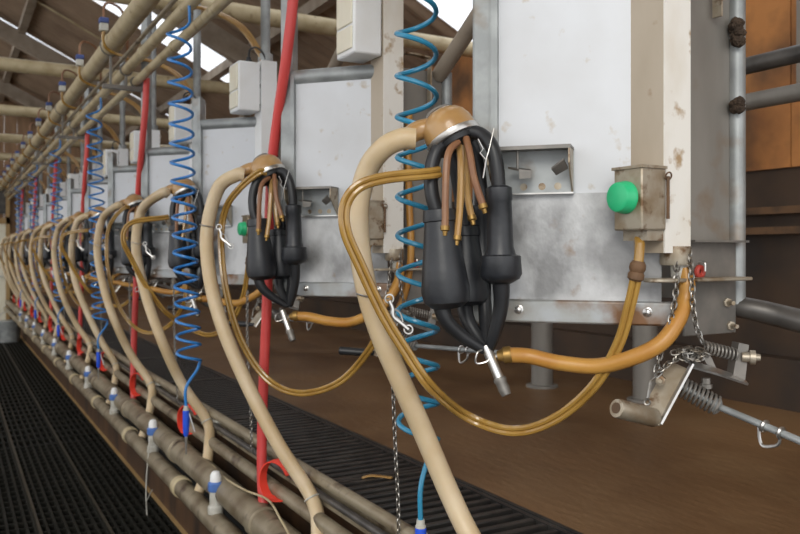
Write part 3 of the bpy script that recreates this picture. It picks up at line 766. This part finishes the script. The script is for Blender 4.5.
# --- amber tubes from overhead pipe to housing
t = T('air_tube', 'x', 'tube', (1.02, Y1+.15, EYE+1.2), 'amber tubes from the overhead pipes')
for dx in (0, .022):
    b = MB(); b.tube(crv([(.83+dx*.3, Y1+.30-dx, EYE+1.0), (.90+dx, Y1+.26, EYE+1.04), (1.03+dx, Y1+.12, EYE+.95), (1.105+dx*.6, Y1+.045, EYE+.82), (1.112+dx*.6, Y1+.035, EYE+.787)], 6), .0085, 8); P('tube', b, 'amber', t)
rep(t, 'pair of dropping amber tubes at the {}')
# --- valves on the big pipe, closer together than the stalls
yv = 4.29
t = T('pulsator_valve', 'x', 'valve', (.678, yv, EYE+1.13), 'blue-capped valves on the overhead pipe')
b = MB(); b.span((.657, yv-.021, EYE+1.128), (.699, yv+.021, EYE+1.168)); P('valve_body', b, 'pale', t, bevel=.005)
b = MB(); b.span((.655, yv-.023, EYE+1.168), (.701, yv+.023, EYE+1.196)); P('cap', b, 'navy', t, bevel=.005, label='navy blue cap')
b = MB(); b.tube(crv([(.678, yv, EYE+1.13), (.675, yv+.005, EYE+1.10), (.686, yv+.015, EYE+1.06), (.72, yv+.025, EYE+1.035), (.78, yv+.03, EYE+1.02), (.81, yv+.03, EYE+1.01)], 6), .008, 8); P('bent_tube', b, 'amber_clear', t)
b = MB(); b.tube(crv([(.678, yv, EYE+1.195), (.682, yv+.01, EYE+1.26), (.715, yv+.04, EYE+1.29), (.78, yv+.08, EYE+1.27), (.815, yv+.12, EYE+1.19), (.82, yv+.15, EYE+1.01)], 6), .0065, 8); P('cable', b, 'brown_tube', t)
for k in range(12):
    lab = '%s blue-capped white valve from the camera, on the thickest overhead pipe' % ORD[k]
    if k == 0: t['label'] = lab
    else: dup(t, (0, .87*k, 0), lab)
# --- red strap at the clip
t0 = at(277, 482, .885)-V((0, PITCH, 0))
ra = (RT*.75-FW*.66).normalized(); rs = (RT*.66+FW*.75).normalized()
pts = [t0+ra*(.070*math.cos(a))+UP*(.066*math.sin(a)) for a in [math.radians(q) for q in range(30, 251, 17)]]
b = MB(); b.bar(pts+[pts[-1]+ra*.03-UP*.004, pts[-1]+ra*.07+UP*.004, pts[-1]+ra*.10+UP*.014], .028, .004, rs+UP*.15)
o = S('red_strap', b, 'red', 'x', 'strap', t0-UP*.06, 'red straps on the pit edge pipes')
rep(o, 'looped red plastic strap at the {}')

for (o, fmt, step, count) in STATION:
    for k in range(step, count, step):
        dup(o, (0, PITCH*k, 0), fmt.format(STALL(k)))

# ================================================================== COILS, RED HOSES, PIT VALVES
def coil(m, label, ax0, turns, z1, lean):
    x, y = ax0.x, ax0.y
    t = T('coiled_air_hose', label, 'coiled hose', (x, y, EYE-.62), 'blue coiled hoses')
    per = 22; n = int(turns*per); pts = []
    z0 = EYE-.42
    for i in range(n+1):
        f = i/n; a = 2*math.pi*i/per+.6
        pts.append(V((x, y, z1+(z0-z1)*f**.85))+RT*(.044*math.cos(a)+lean*(f-.5))+FW*(.044*math.sin(a)))
    pts = [pts[0]+UP*.06-FW*.01]+pts
    e = pts[-1]
    pts += crv([e, e-UP*.035-RT*.012, V((x, y, EYE-.52))+RT*.008, V((x, y, EYE-.60))+RT*.008], 5)[1:]
    b = MB(); b.tube(pts, .0058, 8); P('coil', b, m, t)
    q = V((x, y, EYE-.59))+RT*.008
    b = MB(); b.lathe(q, -UP, [(0, .009), (.012, .010), (.014, .012), (.018, .012)], 12); P('collar', b, 'pale', t)
    b = MB(); b.lathe(q-UP*.018, -UP, [(0, .011), (.002, .013), (.05, .013), (.09, .011), (.1, .007)], 12); P('blow_gun', b, 'blue', t)
    b = MB(); b.tube([q-UP*.03+RT*.012, q-UP*.05+RT*.018, q-UP*.10+RT*.034], .003, 6); b.lathe(q-UP*.118, -UP, [(0, .006), (.03, .005), (.07, .0025)], 8); P('trigger', b, 'steel', t)
    return t
cnear = coil('coil', 'teal blue coiled air hose hanging left of the nearest milking cluster', at(417, 250, .90), 15, EYE+.98, .006)
cfar = coil('coil_far', 'bright blue coiled air hose hanging at the '+STALL(2), at(184, 250, .785), 18, EYE+.90, .04)
for k in (4, 6, 8, 10): dup(cfar, (0, PITCH*(k-2), 0), 'bright blue coiled air hose hanging at the '+STALL(k))

rp = [at(296, -55, .905), at(293, 0, .90), at(286, 60, .893), at(278, 115, .893), at(272, 165, .893), at(269, 230, .893), at(267, 300, .895), at(264, 370, .89), at(262, 430, .885), at(262, 480, .88), at(265, 522, .878)]
b = MB(); b.tube(crv(rp, 6), .0165, 14); rr_ = T('red_hose', 'x', 'hose', rp[-1], 'red hoses hanging in the row'); P('hose', b, 'red_hose', rr_)
b = MB(); d = (rp[-1]-rp[-2]).normalized(); b.lathe(rp[-1]-d*.01, d, [(0, .019), (.012, .019), (.014, .012), (.05, .012)], 12); P('hose_end', b, 'steel', rr_)
rr_['label'] = 'red rubber hose hanging at the '+STALL(1)
for j in range(1, 6): dup(rr_, (0, 2*PITCH*j, 0), 'red rubber hose hanging at the '+STALL(1+2*j))

pv = at(153, 452, .812); pv = V((.812, pv.y, EYE-.945+.03))
t = T('pipe_valve', 'x', 'valve', pv, 'white-topped valves on the lowest pit pipe')
b = MB(); b.lathe(pv, UP, [(0, .027), (.024, .027), (.03, .021), (.078, .021)], 14); P('valve_body', b, 'pale', t)
b = MB(); b.lathe(pv+UP*.078, UP, [(0, .024), (.005, .027), (.028, .027), (.034, .021)], 14); P('blue_collar', b, 'blue_grey', t, label='blue collar')
b = MB(); b.lathe(pv+UP*.111, UP, [(0, .020), (.022, .019), (.034, .013), (.038, .004)], 14); P('white_cap', b, 'box_white', t)
for k in range(-1, 9):
    lab = '%s white-topped blue-collared valve from the near end, on the lowest pit pipe' % ORD[k+1]
    if k == -1: t.location.y -= 1.0; t['label'] = lab
    else: dup(t, (0, 1.0*(k+1), 0), lab)
# thin cords on pit pipes
b = MB(); b.tube(crv([at(150, 440, .79), at(147, 470, .775), at(146, 495, .77), at(147, 515, .775)], 5), .003, 6); b.tube(crv([at(147, 500, .775), at(152, 490, .775)], 3), .0025, 6)
S('loose_cord', b, 'pale', 'pale loose cord dangling from the lowest pit pipe', 'cord', at(150, 440, .79))
b = MB(); b.tube(crv([at(212, 465, .86), at(225, 478, .85), at(245, 490, .845), at(268, 500, .85), at(281, 520, .83), at(290, 536, .81)], 6), .0035, 6)
S('loose_cord', b, 'tan_pipe', 'tan loose cord trailing over the thick pit pipe near the red hose', 'cord', at(212, 465, .86))
# near dark tube leaving the post foot
b = MB(); b.tube(crv([at(733, 306, 1.345), at(750, 309, 1.36), at(780, 316, 1.39), at(830, 330, 1.42), at(890, 356, 1.47), V((1.58, .60, EYE-.36)), V((1.64, .54, PLAT+.03)), V((1.65, .53, PLAT+.001))], 6), [.021, .023, .024, .025], 14)
S('foot_tube', b, 'dark_pipe', 'dark tube curving down right from the foot of the nearest post', 'pipe', at(733, 306, 1.345))
# scrap on the grate
b = MB(); p = at(377, 488, 1.12); p.z = PLAT+.002
b.bar(crv([p-RT*.045, p-RT*.02+UP*.004+FW*.01, p+RT*.02+FW*.014, p+RT*.045], 4), .012, .004, FW); S('straw_scrap', b, 'amber', 'small tan scrap lying on the drain grate by the hanging chain', 'scrap', p)
# milk bucket at the far end
p = V((.76, 13.4, .012))
b = MB(); b.lathe(p, UP, [(0, .14), (.005, .15), (.30, .17), (.31, .175), (.32, .17)], 24); t = T('bucket', 'grey steel bucket standing on the pit floor at the far end', 'bucket', p); P('body', b, 'galv', t)
b = MB(); b.tube(crv([p+UP*.30+V((.17, 0, 0)), p+UP*.42+V((.10, 0, 0)), p+UP*.46, p+UP*.42-V((.10, 0, 0)), p+UP*.30-V((.17, 0, 0))], 5), .006, 6); P('handle', b, 'steel', t)

# ================================================================== LIGHT, CAMERA
w = bpy.data.worlds.new('sky'); bpy.context.scene.world = w; w.use_nodes = True
bg = w.node_tree.nodes['Background']
bg.inputs[0].default_value = (.975, .985, 1.0, 1); bg.inputs[1].default_value = 1.65
sun = bpy.data.lights.new('sun', 'SUN'); sun.energy = 1.4; sun.angle = math.radians(25); sun.color = (1, .96, .88)
so = bpy.data.objects.new('sun', sun); C.objects.link(so)
so.rotation_euler = V((.5, .62, -.42)).to_track_quat('-Z', 'Y').to_euler(); so.location = (-4, -4, 5)

cam = bpy.data.cameras.new('camera'); co = bpy.data.objects.new('camera', cam); C.objects.link(co)
cam.sensor_width = 36; cam.lens = 36*F/800; cam.clip_start = .02
co.location = (0, 0, EYE); co.rotation_euler = (math.pi/2, 0, -PHI)
cam.shift_y = -(267-HORIZ)/800
cam.dof.use_dof = True; cam.dof.focus_distance = 1.6; cam.dof.aperture_fstop = 7.0
sc = bpy.context.scene; sc.camera = co
sc.view_settings.view_transform = 'Standard'; sc.view_settings.look = 'None'; sc.view_settings.gamma = 1
sc.view_settings.use_curve_mapping = False
sc.view_settings.exposure = -0.1
